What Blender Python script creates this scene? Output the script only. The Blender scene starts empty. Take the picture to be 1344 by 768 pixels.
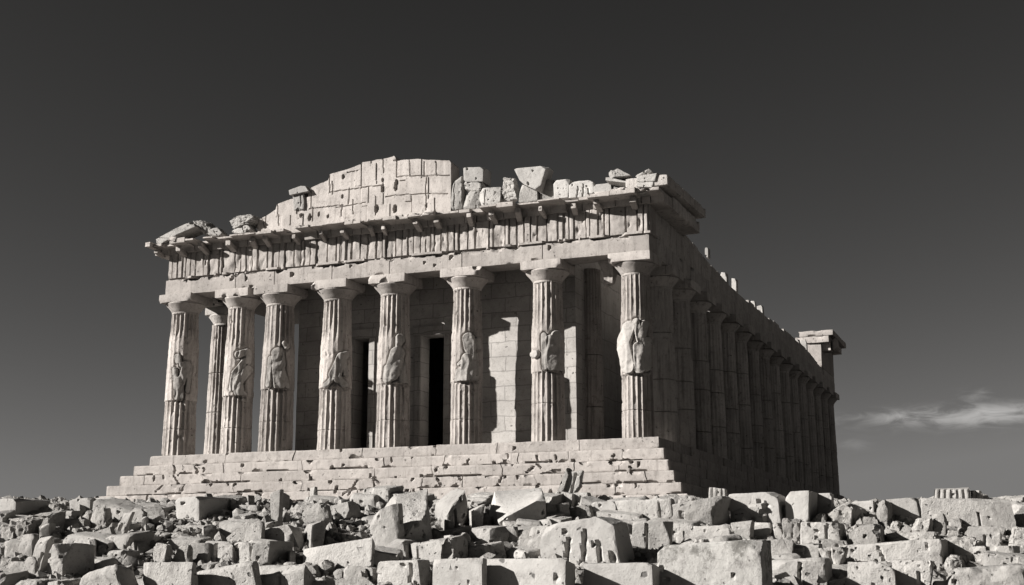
import bpy, math, random
import numpy as np
from mathutils import Vector

R = math.radians
scene = bpy.context.scene
col = scene.collection
rng = random.Random(7)

# ------------------------------------------------------------------ camera
CAM = np.array([20.2028, -71.1668, -7.09])
YAW, PIT, FPX = .3889, .2065, 1705.7
FW = np.array([-math.sin(YAW)*math.cos(PIT), math.cos(YAW)*math.cos(PIT), math.sin(PIT)])
RT = np.array([math.cos(YAW), math.sin(YAW), 0.0])
UP = np.cross(RT, FW)
FH = np.array([-math.sin(YAW), math.cos(YAW), 0.0])
cam_d = bpy.data.cameras.new("camera")
cam_d.sensor_width = 36.0
cam_d.lens = 36.0*FPX/1344.0
cam_d.clip_end = 8000
cam = bpy.data.objects.new("camera", cam_d)
col.objects.link(cam)
cam.location = CAM
cam.rotation_euler = (math.pi/2+PIT, 0, YAW)
scene.camera = cam

def ray(px, py):
    return FW + RT*(px-672)/FPX + UP*(384-py)/FPX
def at_y(px, py, y):
    d = ray(px, py); return CAM + d*(y-CAM[1])/d[1]
def at_x(px, py, x):
    d = ray(px, py); return CAM + d*(x-CAM[0])/d[0]

# ------------------------------------------------------------------ noise
def _h(ix, iy, iz, seed):
    n = (ix*73856093) ^ (iy*19349663) ^ (iz*83492791) ^ (seed*2654435761 & 0x7fffffff)
    n = n & 0xffffffff
    n = ((n >> 13) ^ n) & 0xffffffff
    n = (n*((n*n*15731+789221) & 0x7fffffff)+1376312589) & 0x7fffffff
    return n/1073741824.0-1.0
def vn(P, seed=0):
    P = np.asarray(P, float)
    I = np.floor(P).astype(np.int64); f = P-I; f = f*f*(3-2*f)
    x, y, z = I[:, 0], I[:, 1], I[:, 2]; u, v, w = f[:, 0], f[:, 1], f[:, 2]
    def L(a, b, t): return a+(b-a)*t
    c = [[[_h(x+i, y+j, z+k, seed) for k in (0, 1)] for j in (0, 1)] for i in (0, 1)]
    return L(L(L(c[0][0][0], c[1][0][0], u), L(c[0][1][0], c[1][1][0], u), v),
             L(L(c[0][0][1], c[1][0][1], u), L(c[0][1][1], c[1][1][1], u), v), w)
def fbm(P, freq, seed=0, octv=3):
    P = np.asarray(P)*freq; a, s = 1.0, 0
    for o in range(octv):
        s = s+a*vn(P*(2.03**o)+17.3*o, seed+o*31); a *= .5
    return s/1.75
def nvec(P, freq, seed=0, octv=2):
    return np.stack([fbm(P, freq, seed+k*101, octv) for k in range(3)], 1)

# ------------------------------------------------------------------ mesh building
def lattice(xs, ys, zs):
    nx, ny, nz = len(xs), len(ys), len(zs)
    I, J, K = np.meshgrid(np.arange(nx), np.arange(ny), np.arange(nz), indexing='ij')
    m = (I == 0) | (I == nx-1) | (J == 0) | (J == ny-1) | (K == 0) | (K == nz-1)
    idx = -np.ones(m.shape, np.int64); idx[m] = np.arange(m.sum())
    V = np.stack([np.asarray(xs)[I[m]], np.asarray(ys)[J[m]], np.asarray(zs)[K[m]]], 1).astype(float)
    Q = []
    def quads(g, flip):
        a, b, c, d = g[:-1, :-1], g[1:, :-1], g[1:, 1:], g[:-1, 1:]
        q = np.stack([a, b, c, d] if not flip else [a, d, c, b], -1).reshape(-1, 4); Q.append(q)
    quads(idx[0], True); quads(idx[-1], False)
    quads(idx[:, 0], False); quads(idx[:, -1], True)
    quads(idx[:, :, 0], True); quads(idx[:, :, -1], False)
    return V, np.concatenate(Q)

def seg(a, b, res, joints=()):
    n = max(1, int(round((b-a)/res)))
    xs = list(np.linspace(a, b, n+1))
    for j in joints:
        xs = [x for x in xs if abs(x-j) > .045 or x in (a, b)]
        xs += [j-.03, j, j+.03]
    return np.array(sorted(x for x in set(xs) if a <= x <= b))

def roundbox(V, lo, hi, r, seed, freq=2.5, var=1.0):
    lo, hi = np.array(lo, float), np.array(hi, float)
    n = .5+.5*fbm(V, freq, seed)
    rr = np.clip(r*(1+var*(2.4*n*n-.6)), .004, .46*min(hi-lo))[:, None]
    q = np.clip(V, lo+rr, hi-rr); d = V-q
    l = np.linalg.norm(d, axis=1, keepdims=True)
    return np.where(l > 1e-9, q+d/np.maximum(l, 1e-9)*np.minimum(rr, l), V)

def bite(V, c, Rb, seed=0, sq=(1, 1, 1)):
    s = np.array(sq, float); d = (V-np.array(c))/s
    l = np.linalg.norm(d, axis=1); m = (l < Rb) & (l > 1e-6)
    if m.any():
        rn = Rb*(1+.4*vn(V[m]*4.3, seed)+.25*vn(V[m]*11, seed+1))
        V[m] = np.array(c)+s*d[m]/l[m][:, None]*rn[:, None]
    return V

def carve_segs(V, mask, ax_in, sgn, ax_u, ax_v, segs, depth, width):
    """push grooves along segments into a face; ax_in is the pushed axis"""
    U, W = V[:, ax_u].copy(), V[:, ax_v].copy(); P = np.zeros(len(V))
    for (u0, v0, u1, v1) in segs:
        du, dv = u1-u0, v1-v0; L2 = du*du+dv*dv+1e-9
        t = np.clip(((U-u0)*du+(W-v0)*dv)/L2, 0, 1)
        dd = np.hypot(U-u0-t*du, W-v0-t*dv)
        P = np.maximum(P, depth*np.clip(1.6-1.6*dd/width, 0, 1))
    V[mask, ax_in] += sgn*P[mask]
    return V

def mesh_obj(name, V, Q, mat, parent=None, origin=None, sharp=38, tris=None):
    V = np.asarray(V, float)
    if origin is not None: V = V-np.array(origin)
    me = bpy.data.meshes.new(name)
    nq = len(Q); nt = 0 if tris is None else len(tris)
    me.vertices.add(len(V)); me.vertices.foreach_set("co", V.astype(np.float32).ravel())
    loops = np.asarray(Q).ravel() if nt == 0 else np.concatenate([np.asarray(Q).ravel(), np.asarray(tris).ravel()])
    me.loops.add(len(loops)); me.loops.foreach_set("vertex_index", loops.astype(np.int32))
    starts = np.concatenate([np.arange(nq)*4, nq*4+np.arange(nt)*3])
    me.polygons.add(nq+nt); me.polygons.foreach_set("loop_start", starts.astype(np.int32))
    me.update(calc_edges=True); me.validate()
    me.polygons.foreach_set("use_smooth", np.ones(len(me.polygons), bool))
    me.set_sharp_from_angle(angle=R(sharp))
    me.materials.append(mat)
    o = bpy.data.objects.new(name, me); col.objects.link(o)
    if origin is not None: o.location = origin
    if parent is not None:
        o.parent = parent
    return o

def tag(o, label=None, cat=None, group=None, kind=None):
    if label: o["label"] = label
    if cat: o["category"] = cat
    if group: o["group"] = group
    if kind or cat: o["kind"] = kind or "thing"
    return o

# ------------------------------------------------------------------ materials
def stone_mat(name, base, dark, pit=.5, bump=.35, streak=0.0, bricks=None, fine=1.0, lichen=0.0):
    base = tuple(.77*x for x in base); dark = tuple(.72*x for x in dark)
    m = bpy.data.materials.new(name); m.use_nodes = True
    N, Lk = m.node_tree.nodes, m.node_tree.links
    b = N["Principled BSDF"]; b.inputs["Roughness"].default_value = .93
    b.inputs["Specular IOR Level"].default_value = .12
    tc = N.new("ShaderNodeTexCoord"); oi = N.new("ShaderNodeObjectInfo")
    ad = N.new("ShaderNodeVectorMath"); ad.operation = 'MULTIPLY_ADD'
    Lk.new(oi.outputs["Random"], ad.inputs[0]); ad.inputs[1].default_value = (37, 53, 71)
    Lk.new(tc.outputs["Object"], ad.inputs[2]); vec = ad.outputs[0]
    def noise(sc, det=6, rough=.6, v=vec):
        n = N.new("ShaderNodeTexNoise"); n.inputs["Scale"].default_value = sc
        n.inputs["Detail"].default_value = det; n.inputs["Roughness"].default_value = rough
        Lk.new(v, n.inputs["Vector"]); return n.outputs["Fac"]
    def ramp(f, p0, p1, c0=0., c1=1.):
        r = N.new("ShaderNodeMapRange"); r.inputs["From Min"].default_value = p0; r.inputs["From Max"].default_value = p1
        r.inputs["To Min"].default_value = c0; r.inputs["To Max"].default_value = c1
        r.interpolation_type = 'SMOOTHSTEP'; Lk.new(f, r.inputs["Value"]); return r.outputs[0]
    def mix(f, a, c):
        x = N.new("ShaderNodeMix"); x.data_type = 'RGBA'
        if isinstance(f, float): x.inputs["Factor"].default_value = f
        else: Lk.new(f, x.inputs["Factor"])
        for s, v in ((6, a), (7, c)):
            if isinstance(v, tuple): x.inputs[s].default_value = (*v, 1)
            else: Lk.new(v, x.inputs[s])
        return x.outputs[2]
    def math2(op, a, c):
        x = N.new("ShaderNodeMath"); x.operation = op
        for i, v in enumerate((a, c)):
            if isinstance(v, (int, float)): x.inputs[i].default_value = v
            else: Lk.new(v, x.inputs[i])
        return x.outputs[0]
    c = mix(ramp(noise(.55, 4), .38, .68), base, tuple(x*.78 for x in base))
    c = mix(ramp(noise(2.6*fine, 8, .68), .50, .72), c, dark)
    c = mix(ramp(noise(14*fine, 5, .7), .52, .80), c, tuple(x*.7 for x in dark))
    h = math2('ADD', math2('MULTIPLY', noise(7*fine, 9, .72), .6), math2('MULTIPLY', noise(30*fine, 4, .7), .22))
    # weathering pits
    vo = N.new("ShaderNodeTexVoronoi"); vo.inputs["Scale"].default_value = 3.4*fine
    wv = N.new("ShaderNodeVectorMath"); wv.operation = 'MULTIPLY_ADD'
    nz = N.new("ShaderNodeTexNoise"); nz.inputs["Scale"].default_value = 4; Lk.new(vec, nz.inputs["Vector"])
    Lk.new(nz.outputs["Color"], wv.inputs[0]); wv.inputs[1].default_value = (.35, .35, .35); Lk.new(vec, wv.inputs[2])
    Lk.new(wv.outputs[0], vo.inputs["Vector"])
    sp = N.new("ShaderNodeSeparateColor"); Lk.new(vo.outputs["Color"], sp.inputs[0])
    sel = ramp(sp.outputs[0], 1-pit*.55, 1-pit*.55+.02)
    pitm = math2('MULTIPLY', ramp(vo.outputs["Distance"], .12, .22, 1., 0.), math2('MULTIPLY', sel, ramp(noise(.7, 3), .40, .55)))
    h = math2('SUBTRACT', h, math2('MULTIPLY', pitm, 1.4))
    c = mix(math2('MULTIPLY', pitm, .8), c, tuple(x*.3 for x in dark))
    v2 = N.new("ShaderNodeTexVoronoi"); v2.inputs["Scale"].default_value = 8.5*fine; Lk.new(wv.outputs[0], v2.inputs["Vector"])
    s2 = N.new("ShaderNodeSeparateColor"); Lk.new(v2.outputs["Color"], s2.inputs[0])
    pk = math2('MULTIPLY', ramp(v2.outputs["Distance"], .14, .26, 1., 0.), ramp(s2.outputs[0], 1-pit*.6, 1-pit*.6+.02))
    pk = math2('MULTIPLY', pk, ramp(noise(.9, 3), .42, .6))
    h = math2('SUBTRACT', h, math2('MULTIPLY', pk, .8))
    c = mix(math2('MULTIPLY', pk, .8), c, tuple(x*.3 for x in dark))
    if streak:
        mp = N.new("ShaderNodeMapping"); mp.inputs["Scale"].default_value = (3.2, 3.2, .22); Lk.new(vec, mp.inputs["Vector"])
        c = mix(math2('MULTIPLY', ramp(noise(1.3, 6, .65, mp.outputs[0]), .5, .72), streak), c, tuple(x*.55 for x in dark))
    if lichen:
        c = mix(math2('MULTIPLY', ramp(noise(1.5, 9, .75), .53, .62), lichen), c, (.13, .125, .115))
    if bricks:
        bt = N.new("ShaderNodeTexBrick"); bt.offset = .43
        mp = N.new("ShaderNodeMapping"); mp.inputs["Rotation"].default_value = bricks['rot']; Lk.new(tc.outputs["Object"], mp.inputs["Vector"])
        wb = N.new("ShaderNodeVectorMath"); wb.operation = 'MULTIPLY_ADD'
        nb = N.new("ShaderNodeTexNoise"); nb.inputs["Scale"].default_value = .9; Lk.new(tc.outputs["Object"], nb.inputs["Vector"])
        Lk.new(nb.outputs["Color"], wb.inputs[0]); wb.inputs[1].default_value = (.25, .25, .25); Lk.new(mp.outputs[0], wb.inputs[2])
        Lk.new(wb.outputs[0], bt.inputs["Vector"])
        bt.inputs["Scale"].default_value = 1; bt.inputs["Brick Width"].default_value = bricks['w']; bt.inputs["Row Height"].default_value = bricks['h']
        bt.inputs["Mortar Size"].default_value = .035; bt.inputs["Mortar Smooth"].default_value = .3
        bt.inputs["Color1"].default_value = (1, 1, 1, 1); bt.inputs["Color2"].default_value = (.72, .72, .72, 1); bt.inputs["Mortar"].default_value = (.2, .2, .2, 1)
        h = math2('SUBTRACT', h, math2('MULTIPLY', bt.outputs["Fac"], 1.3))
        mm = N.new("ShaderNodeMix"); mm.data_type = 'RGBA'; mm.blend_type = 'MULTIPLY'; mm.inputs["Factor"].default_value = .45
        Lk.new(c, mm.inputs[6]); Lk.new(bt.outputs["Color"], mm.inputs[7]); c = mm.outputs[2]
    # each block has its own quarry tone
    tone = N.new("ShaderNodeMapRange"); tone.inputs["To Min"].default_value = .84; tone.inputs["To Max"].default_value = 1.1
    Lk.new(oi.outputs["Random"], tone.inputs["Value"])
    hs = N.new("ShaderNodeHueSaturation"); Lk.new(tone.outputs[0], hs.inputs["Value"]); Lk.new(c, hs.inputs["Color"])
    Lk.new(hs.outputs[0], b.inputs["Base Color"])
    bp = N.new("ShaderNodeBump"); bp.inputs["Strength"].default_value = bump; bp.inputs["Distance"].default_value = .09
    Lk.new(h, bp.inputs["Height"]); Lk.new(bp.outputs[0], b.inputs["Normal"])
    return m

WARM = (.56, .518, .486); WD = (.37, .338, .315)
M_marble = stone_mat("temple_marble", WARM, WD, pit=.45, bump=.5, streak=.4)
M_column = stone_mat("column_marble", (.55, .505, .472), (.34, .305, .282), pit=.45, bump=.75, streak=.85)
M_relief = stone_mat("relief_marble", (.54, .51, .48), (.36, .335, .31), pit=.15, bump=.4, streak=.4)
M_wall = stone_mat("cella_marble", (.57, .54, .51), (.40, .375, .35), pit=.3, bump=.3, bricks=dict(rot=(R(90), 0, 0), w=1.7, h=.95))
M_side = stone_mat("cella_side_marble", (.57, .54, .51), (.40, .375, .35), pit=.1, bump=.05, streak=.4, bricks=dict(rot=(R(90), 0, R(90)), w=1.9, h=.95))
M_flank = stone_mat("flank_marble_lightened", (.66, .62, .585), (.42, .39, .365), pit=.5, bump=.8, streak=.7)  # same marble, base colour lightened to brighten the shaded flank
M_clean = stone_mat("cut_block_stone", (.56, .54, .515), (.42, .40, .38), pit=.4, bump=.4)
M_pit = stone_mat("pitted_block_stone", (.52, .50, .475), (.33, .315, .30), pit=.75, bump=.8)
M_rough = stone_mat("rough_rubble_stone", (.50, .48, .455), (.29, .275, .26), pit=.55, bump=1.0, fine=1.5)
M_lichen = stone_mat("lichen_block_stone", (.52, .505, .48), (.36, .345, .33), pit=.5, bump=.5, lichen=.85)
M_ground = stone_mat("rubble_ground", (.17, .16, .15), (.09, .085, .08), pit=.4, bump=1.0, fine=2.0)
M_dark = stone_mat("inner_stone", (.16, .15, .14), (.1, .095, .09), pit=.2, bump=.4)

# ------------------------------------------------------------------ ground
_S = [-60, 0, 18, 20.5, 24, 31, 33, 40, 60, 70, 110, 160, 420, 3500]
_Z = [-1.75, -1.72, -1.62, -1.25, -.38, 1.38, 1.50, 1.72, 2.5, 2.85, 3.2, 2.8, -18, -90]
def ground_z(x, y, detail=True):
    x = np.atleast_1d(np.asarray(x, float)); y = np.atleast_1d(np.asarray(y, float))
    s = (x-CAM[0])*FH[0]+(y-CAM[1])*FH[1]; l = (x-CAM[0])*RT[0]+(y-CAM[1])*RT[1]
    z = CAM[2]+np.interp(s, _S, _Z)
    w = np.clip((s-15)/6, 0, 1)*np.clip((60-s)/20, 0, 1)
    P = np.stack([x, y, 0*x], 1)
    z = z+w*(.14*fbm(P, .35, 5)-.05*np.clip((l-6)/6, 0, 1)-.06*np.clip((-l-8)/4, 0, 1))
    if detail: z = z+w*.06*fbm(P, 2.2, 9)
    return z
def ground_hit(px, py, dmax=31.6):
    d = ray(px, py); k = d[0]*FH[0]+d[1]*FH[1]
    ss = np.arange(19.5, dmax+.001, .05); P = CAM+d*(ss/k)[:, None]
    below = P[:, 2] < ground_z(P[:, 0], P[:, 1], False)
    i = int(np.argmax(below)) if below.any() else len(ss)-1
    return P[i], ss[i]

ss = np.concatenate([[-60, -20, 0, 10, 16], np.arange(18, 34, .16), np.arange(34, 70, 2), np.arange(70, 170, 10), [220, 300, 420, 700, 1200, 2200, 3500]])
ll = np.concatenate([[-3000, -1200, -500, -200, -100, -60, -35, -22], np.arange(-16, 16.01, .2), [22, 35, 60, 100, 200, 500, 1200, 3000]])
SS, LL = np.meshgrid(ss, ll, indexing='ij')
gx = CAM[0]+SS*FH[0]+LL*RT[0]; gy = CAM[1]+SS*FH[1]+LL*RT[1]
gz = ground_z(gx.ravel(), gy.ravel())
gi = np.arange(SS.size).reshape(SS.shape)
gq = np.stack([gi[:-1, :-1], gi[:-1, 1:], gi[1:, 1:], gi[1:, :-1]], -1).reshape(-1, 4)
GV = np.stack([gx.ravel(), gy.ravel(), gz], 1)
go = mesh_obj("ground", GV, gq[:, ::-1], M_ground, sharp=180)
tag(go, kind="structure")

# ------------------------------------------------------------------ temple
temple = bpy.data.objects.new("ruined_temple", None); col.objects.link(temple)
tag(temple, "ruined ancient temple with fluted columns and broken pediment on stepped base", "temple")
def part(name, V, Q, mat, parent=temple, **k): return mesh_obj(name, V, Q, mat, parent, **k)

XL, XR, YB = -35.0, 0.0, 71.7
def rand_joints(a, b, lo, hi, r):
    out = []; x = a+r.uniform(lo*.5, hi)
    while x < b-lo*.5: out.append(x); x += r.uniform(lo, hi)
    return out

def course(name, x0, x1, y0, y1, z0, z1, seed, mat=M_marble, nb=26, nh=10, jl=(2.4, 6.0), r=.055):
    rr = random.Random(seed)
    jx = rand_joints(x0, x1, jl[0], jl[1], rr); jy = rand_joints(y0, y1, 1.6, 2.6, rr)
    xs = seg(x0, x1, .085, jx)
    ys = np.array(sorted(set([y0, y0+.1, y0+.22, y0+.4, y0+.8]+[j+e for j in jy if j > y0+1 for e in (-.05, 0, .05)]+[y1-.3, y1])))
    zs = seg(z0, z1, .075)
    V, Q = lattice(xs, ys, zs); V0 = V.copy()
    V = roundbox(V, (x0, y0, z0), (x1, y1, z1), r, seed, 1.6, 1.3)
    fr = V0[:, 1] < y0+.3
    for j in jx:
        m = (np.abs(V0[:, 0]-j) < .005) & (V0[:, 1] < y0+.25)
        V[m, 1] += rr.choice([.02, .03, .05, .12, .25])
        if rr.random() < .22:
            m2 = (np.abs(V0[:, 0]-j) < .05) & (V0[:, 1] < y0+.25) & (V0[:, 2] > z0+rr.uniform(0, .4))
            V[m2, 1] += .22
    for j in jy:
        m = (np.abs(V0[:, 1]-j) < .005) & (V0[:, 0] > x1-.2); V[m, 0] -= .3
        m = (np.abs(V0[:, 1]-j) < .005) & (V0[:, 0] < x0+.2); V[m, 0] += .12
    # each block sits a little proud of or behind its neighbour
    edges = np.array([x0]+jx+[x1]); k = np.searchsorted(edges, V0[:, 0]); off = np.array([rr.uniform(-.03, .04) for _ in range(len(edges)+1)])
    V[fr, 1] += off[k][fr]
    ey = np.array([y0]+jy+[y1]); ky = np.searchsorted(ey, V0[:, 1]); oy = np.array([rr.uniform(-.09, .06) for _ in range(len(ey)+1)])
    fx = V0[:, 0] > x1-.01; V[fx, 0] += oy[ky][fx]
    zof = np.array([rr.uniform(-.02, .008) for _ in range(len(edges)+1)]); tp = (V0[:, 2] > z1-.01) & (V0[:, 1] < y0+1)
    V[tp, 2] += zof[k][tp]
    for _ in range(nb):
        bx = rr.choice(jx)+rr.uniform(-.4, .4) if rr.random() < .6 else rr.uniform(x0, x1)
        top = rr.random() < .55
        V = bite(V, (bx, y0-rr.uniform(.0, .12), z1+.02 if top else z0-.02), rr.uniform(.12, .34), rr.randrange(999), (rr.uniform(.7, 1.9), 1, rr.uniform(.6, 1)))
    for _ in range(nh):
        hx, hz, hr = rr.uniform(x0, x1), rr.choice((z0+.06, z1-.06, rr.uniform(z0+.1, z1-.1))), rr.uniform(.08, .14)
        m = V0[:, 1] < y0+.02; g = np.hypot(V0[m, 0]-hx, (V0[m, 2]-hz)*rr.uniform(.5, 1.1))/hr
        V[m, 1] += .4*np.clip(1.5-1.5*g, 0, 1)
    if nh > 8:
        sgs = []
        for _ in range(9):
            ax_, az_, an = rr.uniform(x0, x1), rr.uniform(z0, z1), rr.gauss(1.5, .55)
            L_ = rr.uniform(.2, .7); sgs.append((ax_, az_, ax_+L_*math.cos(an), az_+L_*math.sin(an)))
        for _ in range(9):
            ax_ = rr.uniform(x0, x1); sgs.append((ax_, z0+rr.uniform(-.05, .1), ax_+rr.uniform(.8, 2.2), z0+rr.uniform(-.03, .12)))
        V = carve_segs(V, V0[:, 1] < y0+.02, 1, 1, 0, 2, sgs, .3, .055)
    inn = np.clip((V0[:, 0]-x0)/1.0, 0, 1)*np.clip((x1-V0[:, 0])/1.0, 0, 1)
    V[:, 0] += inn*.22*fbm(V0*np.array([.7, 0, 1.6]), 1.0, seed+4)
    V += .02*nvec(V0, 2.2, seed)+.012*nvec(V0, 7, seed+2)
    return V, Q

HS = .665
xo = [0, .36, .74, 1.16, 1.62, 2.1]; xlo = [0, .95, 1.75, 2.5, 3.1, 3.6]; yo = [0, .36, .72, 1.1, 1.5, 1.9]
for k in range(6):
    V, Q = course("step", XL-xlo[k], xo[k], -yo[k], YB+yo[k], -HS*(k+1)+.002, -HS*k, 100+k, nb=(6 if k == 0 else 10+9*k), nh=(6 if k == 0 else 10))
    part("stylobate" if k == 0 else "step", V, Q, M_marble)

# --- columns
def radius(z, rb, rt, H):
    t = np.clip(z/H, 0, 1); return rb+(rt-rb)*(t**1.15)
def cam_angle(cx, cy): return math.atan2(CAM[1]-cy, CAM[0]-cx)

def limbs(cx, cy, pxc, caps):
    ppm = FPX/np.dot(np.array([cx, cy, 5.5])-CAM, FW)
    zof = lambda py: at_y(pxc, py, cy-1.0)[2]
    return [((x0-pxc)/ppm, zof(y0), (x1-pxc)/ppm, zof(y1), r/ppm) for (x0, y0, x1, y1, r) in caps]
def limb_dist(U, Z, cc):
    best = np.full(U.shape, 9.); hs = np.zeros(U.shape)
    for (u0, z0, u1, z1, r) in cc:
        du, dz = u1-u0, z1-z0; L2 = du*du+dz*dz+1e-9
        t = np.clip(((U-u0)*du+(Z-z0)*dz)/L2, 0, 1)
        d = np.hypot(U-u0-t*du, Z-z0-t*dz)
        best = np.minimum(best, d-r)
        hs = np.maximum(hs, np.minimum(np.sqrt(np.clip(1-(d/r)**2, 0, 1))*(.12+.85*r), .13+.15*r))
    return best, hs

def shaft(cx, cy, rb, rt, H, nth, res, seed, band=None, drums=(), mat=M_column, flute=.105, parent=temple, bulge=.05, cc=None):
    zs = list(np.arange(0, H, res))+[H]
    for j in drums:
        zs = [z for z in zs if abs(z-j) > .04]+[j-.035, j, j+.035]
    if band: zs = [z for z in zs if abs(z-band[0]) > .05]+[band[0]-.03, band[0]+.03]
    zs = np.array(sorted(zs))
    th = np.arange(nth)*2*math.pi/nth
    Z, T = np.meshgrid(zs, th, indexing='ij')
    r0 = radius(Z, rb, rt, H)
    P = np.stack([(cx+np.cos(T)).ravel(), (cy+np.sin(T)).ravel(), Z.ravel()], 1)
    f = np.abs(np.sin(T*10+.3))**.85
    wear = np.clip(.85+.75*fbm(P*np.array([1.3, 1.3, .5]), 1.1, seed).reshape(Z.shape), .1, 1.35)
    if band:
        zb, zt = band
        ins = np.clip((Z-zb)/.02, 0, 1)*np.clip((zt+.5-Z)/.9, 0, 1)
        wear = wear*(1-.72*ins); r0 = r0+bulge*ins
    r = r0-flute*(rb/.98)*f*wear
    r = r+.035*fbm(P, 1.5, seed+3).reshape(Z.shape)+.02*fbm(P, 5, seed+4).reshape(Z.shape)
    for j in drums: r = r-(.05 if band else .10)*(np.abs(Z-j) < .01)
    chips = fbm(P*np.array([1, 1, .8]), 2.3, seed+8).reshape(Z.shape)
    r = r-.13*np.clip(chips-.36, 0, 1)*2
    if cc:
        rel = (T-cam_angle(cx, cy)+math.pi) % (2*math.pi)-math.pi
        dd, _ = limb_dist(r0*np.sin(np.clip(rel, -1.5, 1.5)), Z, cc)
        r = r-np.where(np.abs(rel) < 1.5, .12*np.exp(-(np.clip(dd-.03, 0, 9)/.06)**2), 0)
    V = np.stack([cx+r*np.cos(T), cy+r*np.sin(T), Z], -1).reshape(-1, 3)
    I = np.arange(Z.size).reshape(Z.shape); J = np.roll(I, -1, 1)
    Q = np.stack([I[:-1], J[:-1], J[1:], I[1:]], -1).reshape(-1, 4)
    return part("column", V, Q, mat, parent, sharp=60)

def lathe(prof, cx, cy, nth, seed, amp=.01):
    Z = np.array([p[1] for p in prof])[:, None]; Rr = np.array([p[0] for p in prof])[:, None]
    th = (np.arange(nth)*2*math.pi/nth)[None, :]
    V = np.stack([cx+Rr*np.cos(th), cy+Rr*np.sin(th), Z+0*th], -1).reshape(-1, 3)
    V += amp*nvec(V, 3, seed)
    I = np.arange(len(prof)*nth).reshape(len(prof), nth); J = np.roll(I, -1, 1)
    return V, np.stack([I[:-1], J[:-1], J[1:], I[1:]], -1).reshape(-1, 4)

HC, ABZ = 10.9, 10.33
def capital(cx, cy, rt, parent, seed, mat=M_marble, half=1.3, res=.14, dmg=3):
    rr = random.Random(seed)
    V, Q = lathe([(rt*.97, 9.6), (rt*1.0, 9.68), (rt*.97, 9.72), (rt*1.02, 9.76), (rt*1.12, 9.9), (rt*1.27, 10.06), (rt*1.42, 10.2), (rt*1.48, 10.28), (rt*1.44, 10.34)], cx, cy, 40, seed, .02)
    part("echinus", V, Q, mat, parent)
    lo, hi = (cx-half, cy-half, ABZ), (cx+half, cy+half, HC)
    V, Q = lattice(seg(lo[0], hi[0], res), seg(lo[1], hi[1], res), seg(lo[2], hi[2], res))
    V0 = V.copy(); V = roundbox(V, lo, hi, .05, seed, 2, 1.4)
    for _ in range(dmg):
        V = bite(V, (rr.choice((lo[0], hi[0], rr.uniform(lo[0], hi[0]))), rr.choice((lo[1]-.05, lo[1]-.05, hi[1])), rr.choice((lo[2], lo[2], hi[2]))), rr.uniform(.18, .36), seed)
    V += .015*nvec(V0, 2.5, seed)
    part("abacus", V, Q, mat, parent)

def relief(cx, cy, rb, rt, band, pxc, pxhw, caps, parent, seed):
    """a carved figure: half-round limbs raised from the smooth drum, given as (px, py, px, py, r px)"""
    a0 = cam_angle(cx, cy)
    zb, zt = band; cc = limbs(cx, cy, pxc, caps)
    th = np.linspace(-1.5, 1.5, 120); zs = np.linspace(zb+.02, zt+.7, 120)
    Z, T = np.meshgrid(zs, th, indexing='ij')
    rr0 = radius(Z, rb, rt, HC)
    U = (rr0+.1)*np.sin(T)
    _, hs = limb_dist(U, Z, cc)
    m = hs > .02
    P = np.stack([U.ravel(), 0*U.ravel(), Z.ravel()], 1)
    folds = .022*np.sin(14*U+12*fbm(P*np.array([1, 1, .35]), 1.3, seed).reshape(Z.shape))+.05*fbm(P, 3, seed+2).reshape(Z.shape)
    h = np.where(m, hs+folds*(hs > .1)+.02, -.14)
    r = rr0+.02+h
    A = a0+T
    V = np.stack([cx+r*np.cos(A), cy+r*np.sin(A), Z], -1).reshape(-1, 3)
    I = np.arange(Z.size).reshape(Z.shape)
    Q = np.stack([I[:-1, :-1], I[:-1, 1:], I[1:, 1:], I[1:, :-1]], -1).reshape(-1, 4)
    # keep only the raised faces and their skirt
    keep = m.ravel()[Q].any(1); Q = Q[keep]
    used = np.unique(Q); mp = -np.ones(len(V), int); mp[used] = np.arange(len(used))
    part("relief_figure", V[used], mp[Q], M_relief, parent, sharp=75)

FRONT = [  # base px, rb, rt, band bottom py, band top py, figure limbs
 (234, 596, 1.09, .90, 525, 440, 237, [(230,468,231,474,4),(236,478,243,477,4),(241,480,236,502,5),(227,485,230,508,3.2),(233,500,234,521,6),(246,480,244,512,3)]),
 (309, 596, 1.03, .88, 519, 450, 311, [(309,465,321,461,4.6),(322,462,322,474,4),(318,473,306,490,4.2),(306,490,303,510,4),(322,484,311,500,6),(310,500,312,514,6.5),(312,513,319,517,3)]),
 (361, 595, 1.12, .93, 510, 450, 362, [(361,464,363,478,8),(361,480,364,506,7),(366,480,374,507,3.4),(369,450,372,455,3),(352,470,350,506,3)]),
 (438, 592, 1.08, .90, 508, 445, 439, [(444,468,453,464,4.6),(446,469,437,492,7),(444,480,441,498,4.4),(440,494,452,506,4),(449,474,451,490,3.2),(436,495,426,506,3.2)]),
 (515, 588, 1.08, .92, 503, 437, 516, [(523,443,523,447,5.4),(522,449,521,464,4),(520,464,514,490,9.5),(509,484,508,497,6),(523,470,528,498,5),(528,490,532,503,3)]),
 (612, 585, 1.00, .88, 500, 430, 613, [(615,444,617,456,8),(627,445,627,454,4),(614,466,603,478,2.4),(613,470,611,495,7),(621,466,622,495,6),(604,487,602,497,4.5)]),
 (720, 578, 1.02, .90, 487, 425, 721, [(732,440,734,452,7),(724,446,726,480,7),(736,450,735,482,6),(704,463,704,464,5),(716,440,717,482,4)]),
 (838, 573, .95, .83, 490, 410, 838, [(829,428,822,448,8),(822,448,827,482,8),(838,422,842,444,5),(849,424,843,450,5),(840,455,841,484,7),(852,446,850,482,5)]),
]
COLX = []
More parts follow.
